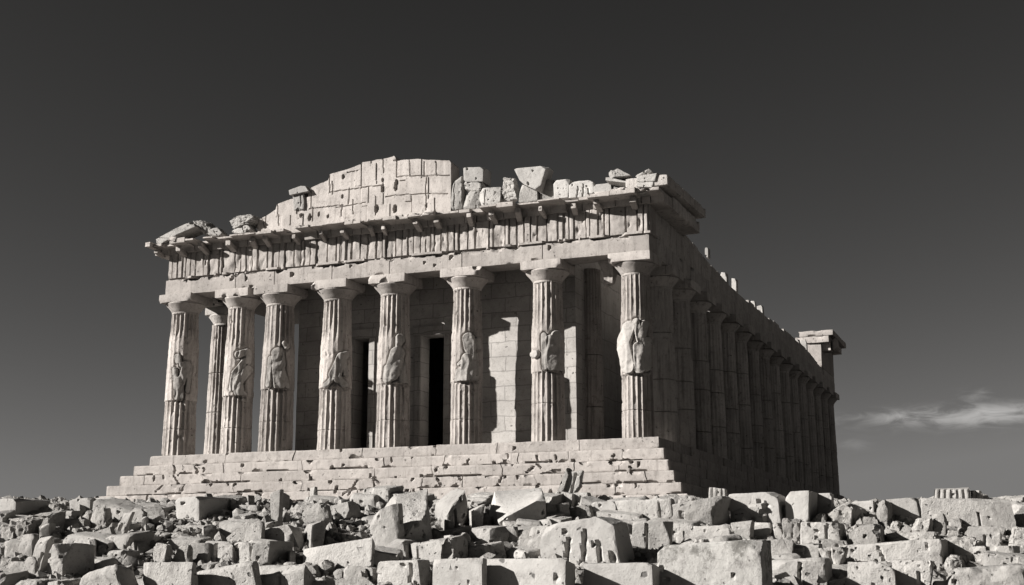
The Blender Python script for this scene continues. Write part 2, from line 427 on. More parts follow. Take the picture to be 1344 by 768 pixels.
for i, (px, py, rb, rt, pb, pt, pc, caps) in enumerate(FRONT):
    cx, cy = at_y(px, py, 1.25)[0], 1.25
    COLX.append(cx)
    zb = at_y(pc, pb, .25)[2]; zt = at_y(pc, pt, .25)[2]
    r_ = random.Random(i+40)
    c = shaft(cx, cy, rb, rt, 9.7, 220, .06, 300+i*11, (zb, zt), (r_.uniform(1.2, 2.4),), cc=limbs(cx, cy, pc, caps))
    capital(cx, cy, rt, c, 500+i)
    relief(cx, cy, rb, rt, (zb, zt), pc, 21, caps, c, 700+i)
NFL = 17
for k in range(1, NFL):
    cy = 1.25+k*(YB-2.5)/(NFL-1); r_ = random.Random(k+900)
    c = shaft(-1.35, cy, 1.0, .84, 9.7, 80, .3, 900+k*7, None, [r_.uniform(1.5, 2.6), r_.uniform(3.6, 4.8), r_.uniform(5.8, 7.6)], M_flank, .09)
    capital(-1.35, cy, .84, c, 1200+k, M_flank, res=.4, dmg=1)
# the one standing column of the far side
c = shaft(-33.85, 5.9, .92, .74, 9.7, 120, .1, 1401, None, (3.4, 6.2), M_column, .11)
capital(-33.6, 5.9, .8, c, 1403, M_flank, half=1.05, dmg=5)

c = shaft(at_y(778, 575, 6.4)[0], 6.4, .78, .66, 11.5, 100, .12, 1501, None, (2.6, 5.9), M_column, .08)
# --- architrave
def beam(name, lo, hi, seed, mat, jx=(), jy=(), res=(.12, .12, .12), r=.05, nb=0, nh=0, axis='x', amp=.018, parent=temple, topnb=0):
    rr = random.Random(seed)
    xs, ys, zs = seg(lo[0], hi[0], res[0], jx), seg(lo[1], hi[1], res[1], jy), seg(lo[2], hi[2], res[2])
    V, Q = lattice(xs, ys, zs); V0 = V.copy(); V = roundbox(V, lo, hi, r, seed, 1.8, 1.3)
    for j in jx:
        m = (np.abs(V0[:, 0]-j) < .005); s = m & (V0[:, 1] < lo[1]+.01); V[s, 1] += .14
        s = m & (V0[:, 2] > hi[2]-.01); V[s, 2] -= .05
        s = m & (V0[:, 2] < lo[2]+.01); V[s, 2] += .12
    for j in jy:
        m = (np.abs(V0[:, 1]-j) < .005); s = m & (V0[:, 0] > hi[0]-.01); V[s, 0] -= .3
        s = m & (V0[:, 2] > hi[2]-.01); V[s, 2] -= .05
    for _ in range(nb):
        b = (rr.uniform(lo[0], hi[0]), lo[1]-.04, rr.choice((lo[2], hi[2]))) if axis == 'x' else (hi[0]+.04, rr.uniform(lo[1], hi[1]), rr.choice((lo[2], hi[2])))
        V = bite(V, b, rr.uniform(.12, .3), seed, (1.5, 1, .8) if axis == 'x' else (1, 1.5, .8))
    for _ in range(topnb):
        V = bite(V, (rr.uniform(lo[0], hi[0]), lo[1]-.05, hi[2]+.05), rr.uniform(.16, .4), seed+_, (rr.uniform(.8, 2.2), 1, .9))
    for _ in range(nh):
        hx, hz, hr = rr.uniform(lo[0], hi[0]), rr.uniform(lo[2]+.1, hi[2]-.1), rr.uniform(.07, .11)
        m = (np.hypot(V0[:, 0]-hx, V0[:, 2]-hz) < hr) & (V0[:, 1] < lo[1]+.02); V[m, 1] += .3
    V += amp*nvec(V0, 1.9, seed)
    return V, Q

AX0, AX1, AY0 = -34.75, -.42, .38
ZA, ZF = 12.08, 13.80
V, Q = beam("architrave", (AX0, AY0, HC+.003), (AX1, 2.1, ZA-.10), 21, M_marble, jx=COLX[1:-1], nb=14, nh=10, topnb=46, r=.04)
part("architrave", V, Q, M_marble)
jy = [1.25+k*(YB-2.5)/(NFL-1) for k in range(1, NFL-1)]
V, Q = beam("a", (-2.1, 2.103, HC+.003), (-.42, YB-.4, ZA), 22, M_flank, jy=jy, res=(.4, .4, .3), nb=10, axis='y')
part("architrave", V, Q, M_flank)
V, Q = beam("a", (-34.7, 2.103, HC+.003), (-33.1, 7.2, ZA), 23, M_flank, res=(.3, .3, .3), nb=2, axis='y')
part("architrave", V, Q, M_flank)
# thin broken fillet above the architrave
rr = random.Random(5); xs = seg(AX0-.05, AX1+.12, .1)
V, Q = lattice(xs, seg(AY0-.14, 1.9, .3), seg(ZA-.095, ZA+.04, .05)); V0 = V.copy()
gap = fbm(np.stack([V0[:, 0], 0*V0[:, 0], 0*V0[:, 0]], 1), .9, 77)+.5*fbm(np.stack([V0[:, 0], 0*V0[:, 0], 0*V0[:, 0]], 1), 3.0, 78)
m = (V0[:, 1] < AY0+.2); V[m, 1] += np.clip((gap[m]+.16)*1.8, 0, .5)
V[:, 2] -= .035*np.clip(fbm(V0, .8, 79), -1, 1); V += .015*nvec(V0, 4, 80)
part("fillet", V, Q, M_marble)

# --- frieze: upright bars with worn carved panels between
rr = random.Random(11)
xs = seg(AX0, AX1, .045); zs = seg(ZA+.042, ZF, .12)
V, Q = lattice(xs, [AY0+.02, AY0+.25, AY0+.9, 1.9], zs); V0 = V.copy()
fr = V0[:, 1] < AY0+.03
dep = np.zeros(len(V)); x = AX0; seedk = 0
while x < AX1:
    w = rr.uniform(.24, .5) if rr.random() < .72 else rr.uniform(.6, 1.0)
    m = fr & (V0[:, 0] >= x) & (V0[:, 0] < x+w)
    base = rr.uniform(.0, .1)
    lump = fbm(V0[m], 2.4 if w < .55 else 1.6, 600+seedk)
    edge = np.minimum(V0[m, 0]-x, x+w-V0[m, 0])
    dep[m] = base+(.05 if w < .55 else .13)*(.5+lump)+np.where(edge < .05, rr.choice((.05, .1, .17)), 0)
    x += w; seedk += 1
broken = fbm(V0*np.array([1, 0, 1]), .7, 655); dep += np.where(fr & (broken > .35), .18*(broken-.35)*3, 0)
V[fr, 1] += dep[fr]; hol_ = fbm(V0*np.array([1.6, 0, 1]), 1.9, 657); V[fr, 1] += (.16*np.clip(hol_-.32, 0, .5)*2)[fr]; V += .02*nvec(V0, 3, 656)
part("frieze", V, Q, M_marble)
# flank frieze, sagging towards the far end
jy2 = rand_joints(2, 63, 1.3, 2.6, random.Random(3))
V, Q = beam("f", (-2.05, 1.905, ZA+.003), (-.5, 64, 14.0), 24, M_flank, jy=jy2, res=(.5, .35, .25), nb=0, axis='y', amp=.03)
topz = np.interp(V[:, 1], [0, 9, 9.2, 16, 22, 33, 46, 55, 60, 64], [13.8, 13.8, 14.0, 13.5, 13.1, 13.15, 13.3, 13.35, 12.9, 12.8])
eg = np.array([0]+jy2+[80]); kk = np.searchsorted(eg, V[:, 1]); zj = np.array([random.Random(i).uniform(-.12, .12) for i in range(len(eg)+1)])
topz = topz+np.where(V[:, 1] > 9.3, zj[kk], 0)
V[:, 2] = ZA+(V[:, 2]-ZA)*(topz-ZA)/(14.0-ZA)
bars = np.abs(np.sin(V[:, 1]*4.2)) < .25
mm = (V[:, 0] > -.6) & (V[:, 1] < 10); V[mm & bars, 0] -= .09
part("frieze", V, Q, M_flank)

# --- front cornice: projecting slabs, some broken back, with slanting brackets under them
rr = random.Random(31)
CZ0, CZ1 = ZF+.003, 14.5
jx = rand_joints(-35.6, .6, .55, 1.6, rr)
V, Q = lattice(seg(-35.75, .55, .1, jx), seg(-.92, 2.2, .11), seg(CZ0, CZ1, .08)); V0 = V.copy()
V = roundbox(V, (-35.75, -.92, CZ0), (.55, 2.2, CZ1), .035, 31, 2.0, 1.2)
ed = np.array([-36]+jx+[2]); kk = np.searchsorted(ed, V0[:, 0])
pro = np.array([rr.choice((0, .0, .06, .1, .2, .45, .8)) for _ in range(len(ed)+1)])
lift = np.array([rr.choice((.36, .42, .46, .5)) for _ in range(len(ed)+1)])
drop = np.array([rr.uniform(-.1, .02) for _ in range(len(ed)+1)])
# squeeze the projecting part back per slab
t = np.clip((1.0-V0[:, 1])/1.9, 0, 1); V[:, 1] += t*pro[kk]
low = V0[:, 1] < .3; V[low, 2] += (lift[kk])[low]*np.clip((.3-V0[low, 1])/.12, 0, 1)*(1-(V0[low, 2]-CZ0)/(CZ1-CZ0))
V[:, 2] += 1.6*drop[kk]*((V0[:, 2]-CZ0)/(CZ1-CZ0))
for j in jx:
    m = (np.abs(V0[:, 0]-j) < .005) & (V0[:, 1] < .2); V[m, 1] += rr.choice((.1, .25, .5))
for _ in range(70):
    V = bite(V, (rr.uniform(-35.5, .5), -.9+rr.uniform(-.05, .25), rr.choice((CZ0+.1, CZ1))), rr.uniform(.15, .34), rr.randrange(99), (1.4, 1, .8))
V += .02*nvec(V0, 2.4, 32)
cornice = part("cornice", V, Q, M_marble)
for k, bx in enumerate(np.arange(-34.9, .1, 1.75)):
    bx += rr.uniform(-.45, .45)
    w, th = rr.uniform(.22, .4), rr.uniform(.14, .22)
    V, Q = lattice(seg(-w/2, w/2, .12), seg(-.8, .1, .12), seg(-th, .12, .09)); V0 = V.copy()
    V = roundbox(V, (-w/2, -.8, -th), (w/2, .1, .12), .04, 60+k, 3)
    V[:, 2] += -.42*V[:, 1]*rr.uniform(.5, 1.1)-.06; V[:, 0] += V[:, 1]*rr.uniform(-.3, .1)
    V += .02*nvec(V0+k, 3, 61)
    V += np.array([bx, AY0+.02, CZ0+.0])
    part("bracket", V, Q, M_marble, cornice)
# cornice returning along the flank at the near corner, in two layers
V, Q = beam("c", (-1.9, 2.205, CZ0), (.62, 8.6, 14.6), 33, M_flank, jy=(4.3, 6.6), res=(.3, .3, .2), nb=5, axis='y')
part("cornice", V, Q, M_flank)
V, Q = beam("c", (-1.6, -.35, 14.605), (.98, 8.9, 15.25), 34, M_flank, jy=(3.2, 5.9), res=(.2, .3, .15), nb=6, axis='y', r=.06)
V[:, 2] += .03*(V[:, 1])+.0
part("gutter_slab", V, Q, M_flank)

# --- pediment wall
top = [(338, 289), (350, 283), (362, 275), (364, 268), (380, 262), (404, 258), (406, 247), (431, 236), (432, 229), (474, 216), (476, 213), (518, 205), (521, 211), (548, 209), (590, 211), (592, 214)]
PY = .62
tx = [at_y(a, b, PY)[0] for a, b in top]; tz = [at_y(a, b, PY)[2] for a, b in top]
x0, x1, zb = tx[0], tx[-1], 14.40
V, Q = lattice(seg(x0, x1, .05), seg(PY, PY+1.25, .25), np.linspace(0, 1, 84)); V0 = V.copy()
ztop = np.interp(V0[:, 0], tx, tz)+.04*fbm(V0*np.array([1, 1, 0]), 2.5, 70)
V[:, 2] = zb+V0[:, 2]*(ztop-zb)
f = V0[:, 1] < PY+.01; rr = random.Random(44); sg = []
def pxs(*p): return [(at_y(p[i], p[i+1], PY)[0], at_y(p[i], p[i+1], PY)[2], at_y(p[i+2], p[i+3], PY)[0], at_y(p[i+2], p[i+3], PY)[2]) for i in range(0, len(p)-2, 2)]
for p in [(343,285,348,300),(365,268,366,296),(349,282,349,300),(408,246,408,272),(405,274,450,269),(432,230,433,252),(475,216,474,246),(458,247,457,268),(484,245,483,266),(449,268,447,284),(494,214,494,236),(502,208,503,226),(493,258,493,282),(503,240,502,252),(432,252,478,246),(478,246,503,243),(441,272,480,266),(455,226,470,224),(520,210,520,232),(521,232,590,230),(538,211,538,232),(557,212,557,232),(572,212,573,231),(522,256,588,254),(560,232,559,256),(540,256,540,277),(506,258,522,256),(410,272,410,290),(436,238,436,255),(560,256,560,276),(382,283,381,296),(463,262,463,281)]:
    sg += pxs(*p)
V = carve_segs(V, f, 1, 1, 0, 2, sg, .11, .036)
hol = [(520,240,.16),(519,246,.16),(518,274,.2),(494,274,.2),(502,248,.16),(395,283,.12),(418,281,.12),(406,285,.18),(450,232,.12),(502,236,.1),(560,270,.1),(430,284,.1),(449,258,.1)]
for hx, hz, hr in hol:
    hr *= .75; w = at_y(hx, hz, PY); m = f & (np.hypot(V[:, 0]-w[0], (V[:, 2]-w[2])*.55) < hr); V[m, 1] += .4
cell = np.floor(V[:, 0]*.62+.3*np.floor(V[:, 2]*.7)).astype(int); V[f, 1] += np.array([random.Random(int(c)*7).uniform(-.05, .05) for c in cell[f]])
V += .025*nvec(V0, 2.2, 71)
part("pediment_wall", V, Q, M_marble)

# --- cella: front wall with two open doorways, sides, added roof and ceilings
CY = 4.0
CX0, CX1 = at_y(387, 590, CY)[0], at_y(757, 575, CY)[0]
d1 = (at_y(462, 590, CY)[0], at_y(482, 590, CY)[0], at_y(470, 445, CY)[2]); d2 = (at_y(551, 587, CY)[0], at_y(582, 587, CY)[0], at_y(566, 440, CY)[2]); TH = 1.2
def box(lo, hi, seed, res=.5, r=.03, amp=.02):
    V, Q = lattice(seg(lo[0], hi[0], res), seg(lo[1], hi[1], res), seg(lo[2], hi[2], res)); V0 = V.copy()
    V = roundbox(V, lo, hi, r, seed); V += amp*nvec(V0, 1.5, seed); return V, Q
# one connected front wall: a lattice sheet whose cells over the doors are left out, with thickness
xs = np.array(sorted(set(list(seg(CX0, CX1, .3))+[d1[0], d1[1], d2[0], d2[1]])))
zs = np.array(sorted(set(list(seg(.003, 13.2, .4))+[d1[2], d2[2]])))
nx, nz = len(xs), len(zs)
I = np.arange(nx*nz).reshape(nx, nz)
X, Z = np.meshgrid(xs, zs, indexing='ij')
solid = np.ones((nx-1, nz-1), bool)
for d in (d1, d2):
    mx = (xs[:-1] >= d[0]-1e-6) & (xs[1:] <= d[1]+1e-6); mz = zs[1:] <= d[2]+1e-6; solid[np.ix_(mx, mz)] = False
Vf = np.stack([X.ravel(), CY+0*X.ravel(), Z.ravel()], 1); Vb = Vf+np.array([0, TH, 0]); nV = len(Vf)
Qs = []
for i in range(nx-1):
    for j in range(nz-1):
        if not solid[i, j]: continue
        a, b, c_, d_ = I[i, j], I[i+1, j], I[i+1, j+1], I[i, j+1]
        Qs.append((a, b, c_, d_)); Qs.append((b+nV, a+nV, d_+nV, c_+nV))
        for (di, dj, p, q) in ((-1, 0, d_, a), (1, 0, b, c_), (0, -1, a, b), (0, 1, c_, d_)):
            ii, jj = i+di, j+dj
            if ii < 0 or jj < 0 or ii >= nx-1 or jj >= nz-1 or not solid[ii, jj]:
                Qs.append((q, p, p+nV, q+nV))
V = np.concatenate([Vf, Vb]); V += .03*nvec(V, .9, 91)
wallp = part("cella_wall", V, np.array(Qs), M_wall)
for d in (d1, d2):
    Vs, Qn = [], []; n = 0
    for lo, hi in (((d[0]-.42, CY-.12, .003), (d[0]-.003, CY-.035, d[2])), ((d[1]+.003, CY-.12, .003), (d[1]+.42, CY-.035, d[2])), ((d[0]-.55, CY-.16, d[2]+.003), (d[1]+.55, CY-.035, d[2]+.6))):
        v, q = box(lo, hi, 92, .3, .02, .012); Vs.append(v); Qn.append(q+n); n += len(v)
    part("doorway_frame", np.concatenate(Vs), np.concatenate(Qn), M_marble if d is None else M_wall, wallp)
for lo, hi, mt, nm in (((CX1-1.2, CY+TH+.003, .003), (CX1, 66, 12.6), M_side, "cella_wall"), ((CX0, CY+TH+.003, .003), (CX0+1.2, 66, 12.6), M_side, "cella_wall"), ((CX0, 66.003, .003), (CX1, 67.2, 12.6), M_side, "cella_wall")):
    v, q = box(lo, hi, 95, 1.2); part(nm, v, q, mt)
v, q = box((CX0-.1, CY+TH+.01, 12.603), (CX1+.1, 67.3, 13.1), 96, 1.5); part("added_roof_slab", v, q, M_dark)  # unseen roof added over the open ruin so the doorways stay dark
# porch ceiling, added to keep sunlight off and the porch dark, and its beams
v, q = box((-34.6, 2.103, 11.4), (CX1+.5, CY-.01, 11.9), 97, .8); part("added_porch_ceiling", v, q, M_dark)
v, q = box((-33.0, CY+.0, 11.0), (CX0-.003, 13.5, 11.6), 98, .8); part("added_porch_ceiling", v, q, M_dark)
v, q = box((CX1+.11, 19, 11.6), (-2.15, 66, 12.05), 99, 1.2); part("added_aisle_ceiling", v, q, M_dark)  # added over part of the open aisle to keep light out
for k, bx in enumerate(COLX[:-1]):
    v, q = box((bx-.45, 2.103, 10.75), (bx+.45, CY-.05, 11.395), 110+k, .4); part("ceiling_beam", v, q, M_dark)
F_ = [at_y(a_, b_, 1.75) for a_, b_ in ((784, 337), (806, 337), (803, 372), (793, 378))]
V, Q = lattice(seg(0, 1, .12), seg(0, .5, .12), seg(0, 1, .08)); u_, w_ = V[:, 0:1], V[:, 2:3]
V2 = (F_[3]*(1-u_)+F_[2]*u_)*(1-w_)+(F_[0]*(1-u_)+F_[1]*u_)*w_+np.array([0, 1, 0])*V[:, 1:2]; V2 += .2*nvec(V2, 1.3, 7)+.08*nvec(V2, 4, 8)
part("broken_beam_end", V2, Q, M_marble)
for k_, q_ in enumerate((((1061, 444), (1074, 443), (1074, 456), (1062, 457)), ((1077, 445), (1089, 443), (1090, 456), (1078, 457)), ((1093, 446), (1097, 444), (1099, 452), (1093, 455)))):
    F_ = [at_y(a_, b_, 63.4+.3*k_) for a_, b_ in q_]
    V, Q = lattice(seg(0, 1, .2), seg(0, 1.6, .3), seg(0, 1, .2)); u_, w_ = V[:, 0:1], V[:, 2:3]
    V2 = (F_[3]*(1-u_)+F_[2]*u_)*(1-w_)+(F_[0]*(1-u_)+F_[1]*u_)*w_+np.array([0, 1, 0])*V[:, 1:2]-np.array([0, 0, .3])*(1-w_); V2 += .06*nvec(V2, 1.6, 7+k_)
    part("end_block_stone", V2, Q, M_marble)
# cella floor is the stylobate; surviving end block at the far corner
v, q = beam("e", (-3.0, 63.2, 12.75), (-.45, 71.4, 15.3), 120, M_marble, res=(.35, .5, .25), r=.08, nb=3); part("end_block", v, q, M_marble)
v, q = beam("e", (-3.05, 62.95, 15.303), (.4, 72.1, 16.0), 121, M_marble, res=(.3, .5, .2), r=.08, nb=4); part("cornice", v, q, M_marble)
v, q = beam("e", (-2.6, 63.0, 16.003), (.85, 72.4, 16.6), 122, M_marble, res=(.3, .5, .2), r=.08, nb=5)
V = v; V = bite(V, (-.6, 62.8, 16.8), .45, 3); part("gutter_slab", V, q, M_marble)
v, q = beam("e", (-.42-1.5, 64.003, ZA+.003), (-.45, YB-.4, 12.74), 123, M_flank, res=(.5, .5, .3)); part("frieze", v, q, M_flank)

# ------------------------------------------------------------------ stones
STY = dict(b=(M_clean, .022, .012, 2, 1), p=(M_pit, .04, .024, 3, 2), r=(M_rough, .06, .045, 0, 1), l=(M_lichen, .04, .02, 4, 2),
           s=(M_pit, .04, .025, 2, 2), f=(M_pit, .05, .025, 1, 2), d=(M_rough, .045, .022, 0, 1), c=(M_clean, .05, .02, 3, 2), o=(M_pit, .34, .03, 2, 1))
CUTS = dict(b=5, p=9, r=16, l=6, s=8, f=3, d=8, c=7, o=3)
DEPTH = dict(b=(.80, .95), p=(.68, .92), r=(.60, .84), l=(.78, .93), s=(.70, .92), f=(.75, .95), d=(.70, .92), c=(.78, .93), o=(.84, .97))
KIND = dict(b=("stone_block", "block"), p=("stone_block", "block"), r=("boulder", "boulder"), l=("stone_block", "block"), s=("stone_slab", "slab"),
            f=("fluted_fragment", "column fragment"), d=("stone_block", "block"), o=("boulder", "boulder"), c=("stone_block", "block"))

def stone(corners, style, seed, res=None, name=None):
    """corners: 8 world points: front TL TR BR BL, back TL TR BR BL"""
    mat, r0, amp, npit, nb = STY[style]; rr = random.Random(seed)
    C = np.array(corners, float)
    w = max(.08, .5*(np.linalg.norm(C[1]-C[0])+np.linalg.norm(C[2]-C[3])))
    h = max(.08, .5*(np.linalg.norm(C[3]-C[0])+np.linalg.norm(C[2]-C[1])))
    t = max(.08, .5*(np.linalg.norm(C[4]-C[0])+np.linalg.norm(C[6]-C[2])))
    mn = min(w, h, t); res = res or max(.032, min(.045, mn/10))
    xs, ys, zs = seg(0, w, res), seg(0, t, max(res, t/18)), seg(0, h, res)
    V, Q = lattice(xs, ys, zs); V0 = V.copy()
    rad = r0*(mn if style in 'rdo' else min(1, mn/.6))
    V = roundbox(V, (0, 0, 0), (w, t, h), rad, seed, 2.2/max(mn, .3) if style == 'r' else 2.6, 1.3)
    ctr = np.array([w/2, t/2, h/2]); hv = np.array([w/2, t/2, h/2])
    for _ in range(CUTS[style]):
        nn = np.array([rr.gauss(0, 1), rr.gauss(-.25, .8), rr.gauss(.15, 1)])
        if style in 'bcl': nn = np.array([rr.choice((-1, 1)), rr.uniform(-1, .2), rr.choice((-.9, .9, 1.2))])
        nn /= np.linalg.norm(nn)+1e-9; nn = nn/hv; nn /= np.linalg.norm(nn)
        sup = np.abs(nn*hv).sum(); dd = sup*rr.uniform(*DEPTH[style])
        V -= np.maximum(0, (V-ctr)@nn-dd)[:, None]*nn
    fc = V0[:, 1] < 1e-6; lf = V0[:, 0] < 1e-6; tpf = V0[:, 2] > h-1e-6
    for _ in range(nb if style in 'psr' else 0):
        e = rr.randrange(4)
        c = [rr.choice((0, w)), -.02, rr.uniform(0, h)] if e < 2 else [rr.uniform(0, w), -.02, rr.choice((0, h))]
        V = bite(V, c, rr.uniform(.12, .3)*min(1, mn), seed, (rr.uniform(.7, 1.5), 1, rr.uniform(.7, 1.5)))
    for _ in range(npit):
        hr = rr.uniform(.03, .075)*min(1.3, max(.5, mn))
        hx, hz, el = rr.uniform(.05, .95)*w, rr.uniform(.05, .95)*h, rr.uniform(.6, 1.5)
        g = np.hypot(V0[fc, 0]-hx, (V0[fc, 2]-hz)*el)/hr
        V[fc, 1] += rr.uniform(.1, .2)*min(1, t)*np.clip(1.5-1.3*g, 0, 1)
    if style == 'f':
        g = np.abs(np.sin(V0[:, 0]/max(.12, w/6)*math.pi))**.7
        V[fc, 1] += (.10*(1-g)*min(1, mn/.5))[fc]
    if style == 'c':
        sgm = [(w*.30, h*.02, w*.38, h*.62), (w*.52, 0, w*.60, h*.75), (w*.74, 0, w*.76, h*.5)]
        V = carve_segs(V, fc, 1, 1, 0, 2, sgm, .12, .05)
    if style in 'pls' and rr.random() < .5:
        a = rr.uniform(.2, .8)*w; V = carve_segs(V, fc, 1, 1, 0, 2, [(a, 0, a+rr.uniform(-.15, .15)*w, h*rr.uniform(.5, 1))], .08, .035)
    off = np.array([seed*1.7 % 50, seed*.9 % 50, 0])
    V += amp*min(1, mn*1.4)*(nvec(V0+off, 1.6/max(mn, .35), seed)*1.0+.75*nvec(V0+off, 6, seed+5)+.5*nvec(V0+off, 14, seed+6))
    if style == 'r':
        rid = 1-np.abs(fbm(V0+off, 3.0/max(mn, .4), seed+9)); ctr = np.array([w/2, t/2, h/2]); dirv = (V-ctr)/np.maximum(np.linalg.norm(V-ctr, axis=1, keepdims=True), 1e-6)
        V -= dirv*(.12*mn*rid**3)[:, None]
    u = V/np.array([w, t, h]); a, b, c = u[:, 0:1], u[:, 1:2], u[:, 2:3]
    F = (C[3]*(1-a)+C[2]*a)*(1-c)+(C[0]*(1-a)+C[1]*a)*c
    B = (C[7]*(1-a)+C[6]*a)*(1-c)+(C[4]*(1-a)+C[5]*a)*c
    W = F*(1-b)+B*b
    base = np.array([C[[2, 3, 6, 7], 0].mean(), C[[2, 3, 6, 7], 1].mean(), C[[2, 3, 6, 7], 2].min()])
    return mesh_obj(name or KIND[style][0], W, Q, mat, origin=base, sharp=24)

def view_a(px): return YAW-math.atan((px-672)/FPX)

def on_plane(px, py, p0, n):
    d = ray(px, py); return CAM+d*np.dot(p0-CAM, n)/np.dot(d, n)

PLACED = []
CRK = 1
def rubble(q, side, style, label, yaw=None, d=None, bt=None, tk=1.1, lift=0., group="stone blocks tumbled on the rubble bank", seedk=[0]):
    """q: front face in photo pixels, bbox (xl, yt, xr, yb) or four corners; side: width in px of the visible right side"""
    seedk[0] += 1; sd = 2000+seedk[0]*13; rr = random.Random(sd)
    if isinstance(q, tuple):
        xl, yt, xr, yb = q; jx, jz = (xr-xl)*.05, (yb-yt)*.07
        if style == 'r': jx *= 2.2; jz *= 2.0
        q = [(xl+rr.uniform(-.2, 1)*jx, yt+rr.uniform(-.3, 1)*jz), (xr-rr.uniform(-.2, 1)*jx, yt+rr.uniform(-.3, 1)*jz), (xr-rr.uniform(-.5, 1)*jx, yb), (xl+rr.uniform(-.5, 1)*jx, yb)]
    if yaw is None: yaw = 36. if style == 'd' and d is None else 0.
    mx_, my_ = sum(p[0] for p in q)/4, min(p[1] for p in q)
    kx = {'r': 1.24, 'p': 1.17, 's': 1.17}.get(style, 1.12); mcy = sum(p[1] for p in q)/4
    if bt is None: q = [(mx_+(x-mx_)*kx, mcy+(y-mcy)*(1+(kx-1)*.9)) for x, y in q]
    cxp = sum(p[0] for p in q)/4; yb = max(p[1] for p in q)
    if d is None: p0, s = ground_hit(cxp, yb)
    else:
        dr = ray(cxp, yb); k = dr[0]*FH[0]+dr[1]*FH[1]; p0 = CAM+dr*d/k; s = d
    yw = R(yaw)+rr.uniform(-.06, .06)
    n = np.array([math.sin(yw), -math.cos(yw), 0.])
    F = [on_plane(x, y, p0, n) for x, y in q]
    w = np.linalg.norm(F[1]-F[0]); h = abs(F[0][2]-F[3][2])
    a = max(.06, view_a(cxp)-yw)
    pw = max(4, q[1][0]-q[0][0])
    t = side/FPX*s/max(.12, math.sin(a)) if side else w*rr.uniform(.7, 1.0)
    t = float(np.clip(t, .35*min(w, h), 2.2*max(w, h)))
    bk = -n*t+np.array([0, 0, lift*t])
    sh = .04*w*rr.uniform(-1, 1)
    Bk = [p+bk+np.array([sh, 0, rr.uniform(-.04, .02)*h]) for p in F]
    if bt:
        p1 = p0-n*tk
        Bk = [on_plane(x, y, p1, n) for x, y in bt]+[F[2]-n*tk, F[3]-n*tk]
    if d is None:
        for L in (F, Bk):
            for i in (2, 3):
                g = ground_z(L[i][0], L[i][1])[0]-.06
                if L[i][2] > g: L[i] = np.array([L[i][0], L[i][1], g])
                else: L[i] = L[i]-np.array([0, 0, .05])
    o = stone(F+Bk, style, sd)
    tag(o, label, KIND[style][1], group)
    PLACED.append((o, s, cxp, yb, label, w))
    return o

B = rubble
# ---- far left
B([(-14,656),(19,655),(18,679),(-14,680)], 46, 'b', "squared block with long shaded side ending the crest at far left")
B((62,659,76,676), 0, 'r', "small rounded stone on the crest beside the far left block")
B([(92,656),(117,654),(117,670),(93,671)], 0, 'b', "low pale block leading off from the bottom temple step")
B([(118,655),(145,653),(145,670),(118,671)], 14, 'b', "low pale block with a dark end against the bottom step")
B([(13,688),(34,681),(28,707),(12,710)], 22, 'r', "jagged stone, bright left and dark right, under the far left block")
B((-4,688,15,710), 0, 'r', "grey rounded stone cut by the left frame edge, upper one")
B((6,707,27,731), 6, 'r', "knobbly egg shaped stone at far left mid slope", yaw=10)
B([(27,704),(44,702),(40,732),(22,731)], 8, 'r', "tall rounded stone leaning beside the knobbly egg stone")
B([(49,709),(62,706),(50,751),(38,750)], 10, 's', "narrow slab leaning on the large cut block at left")
B([(52,691),(67,687),(64,712),(53,711)], 25, 'd', "wedge block with smooth dark side on the left slope")
B((91,694,104,708), 0, 'r', "small bright ball of stone beside the dark wedge block")
B([(52,712),(70,710),(70,720),(54,721)], 22, 's', "thin flat slab capping the large cut block at left")
B([(66,718),(82,715),(80,760),(60,759)], 44, 'p', "large cut block with broad shaded side low at left")
B((118,708,126,735), 13, 'd', "dark block filling the gap behind the large left block")
B([(134,704),(162,703),(160,722),(138,723)], 62, 'p', "long beam shaped block with shaded flank on left slope")
B((141,723,162,739), 20, 's', "flat block under the long beam shaped block")
B([(160,676),(171,674),(159,703),(149,704)], 5, 's', "bright thin slab standing aslant above the long beam")
B((155,687,168,701), 22, 's', "flat dark stone behind the aslant bright slab")
B((186,678,194,697), 20, 'd', "dark squat block above the end of the long beam")
B((9,736,31,758), 4, 'r', "smooth rounded stone low at far left")
B((30,731,46,761), 4, 'r', "tall pale stone left of the large cut block")
B((-4,732,15,753), 0, 'r', "dark stone cut by the left frame edge, middle one")
B((40,750,57,762), 0, 'r', "small pebble shaped stone under the narrow leaning slab")
B((12,759,52,782), 0, 'r', "crumbly wide stone in the bottom left corner")
B((57,761,82,786), 36, 'p', "block under the large cut block on the bottom edge")
B([(104,756),(150,741),(166,790),(98,790)], 24, 'o', "big humped boulder on the bottom edge at left")
B([(188,742),(246,741),(247,790),(188,790)], 8, 'p', "flat faced squared block on bottom edge, below the leaning round stone")
B((201,714,216,741), 9, 'r', "small two toned stone wedged over the flat faced bottom block")
B([(232,719),(247,717),(246,741),(224,741)], 5, 'r', "round bar of stone leaning over the flat faced bottom block")
B((170,668,190,686), 6, 'r', "crumbled stone under the left end of the steps")
B((190,665,213,682), 8, 'r', "ragged bright stone below the left step ends")
B((106,675,117,691), 3, 'r', "dark rounded stone below the low pale blocks")
B((118,668,140,691), 9, 'r', "peaked dark stone below the block with the dark end")
B((74,671,96,682), 10, 's', "flat dark slab on the crest left of the low pale blocks")
B((67,681,106,694), 4, 'r', "broad flat stone under the dark crest slab")
B([(104,706),(140,688),(149,691),(113,713)], 6, 's', "rough slab lying slantwise up the left slope")
B((104,702,134,718), 4, 'r', "crumbly stone below the slantwise rough slab")
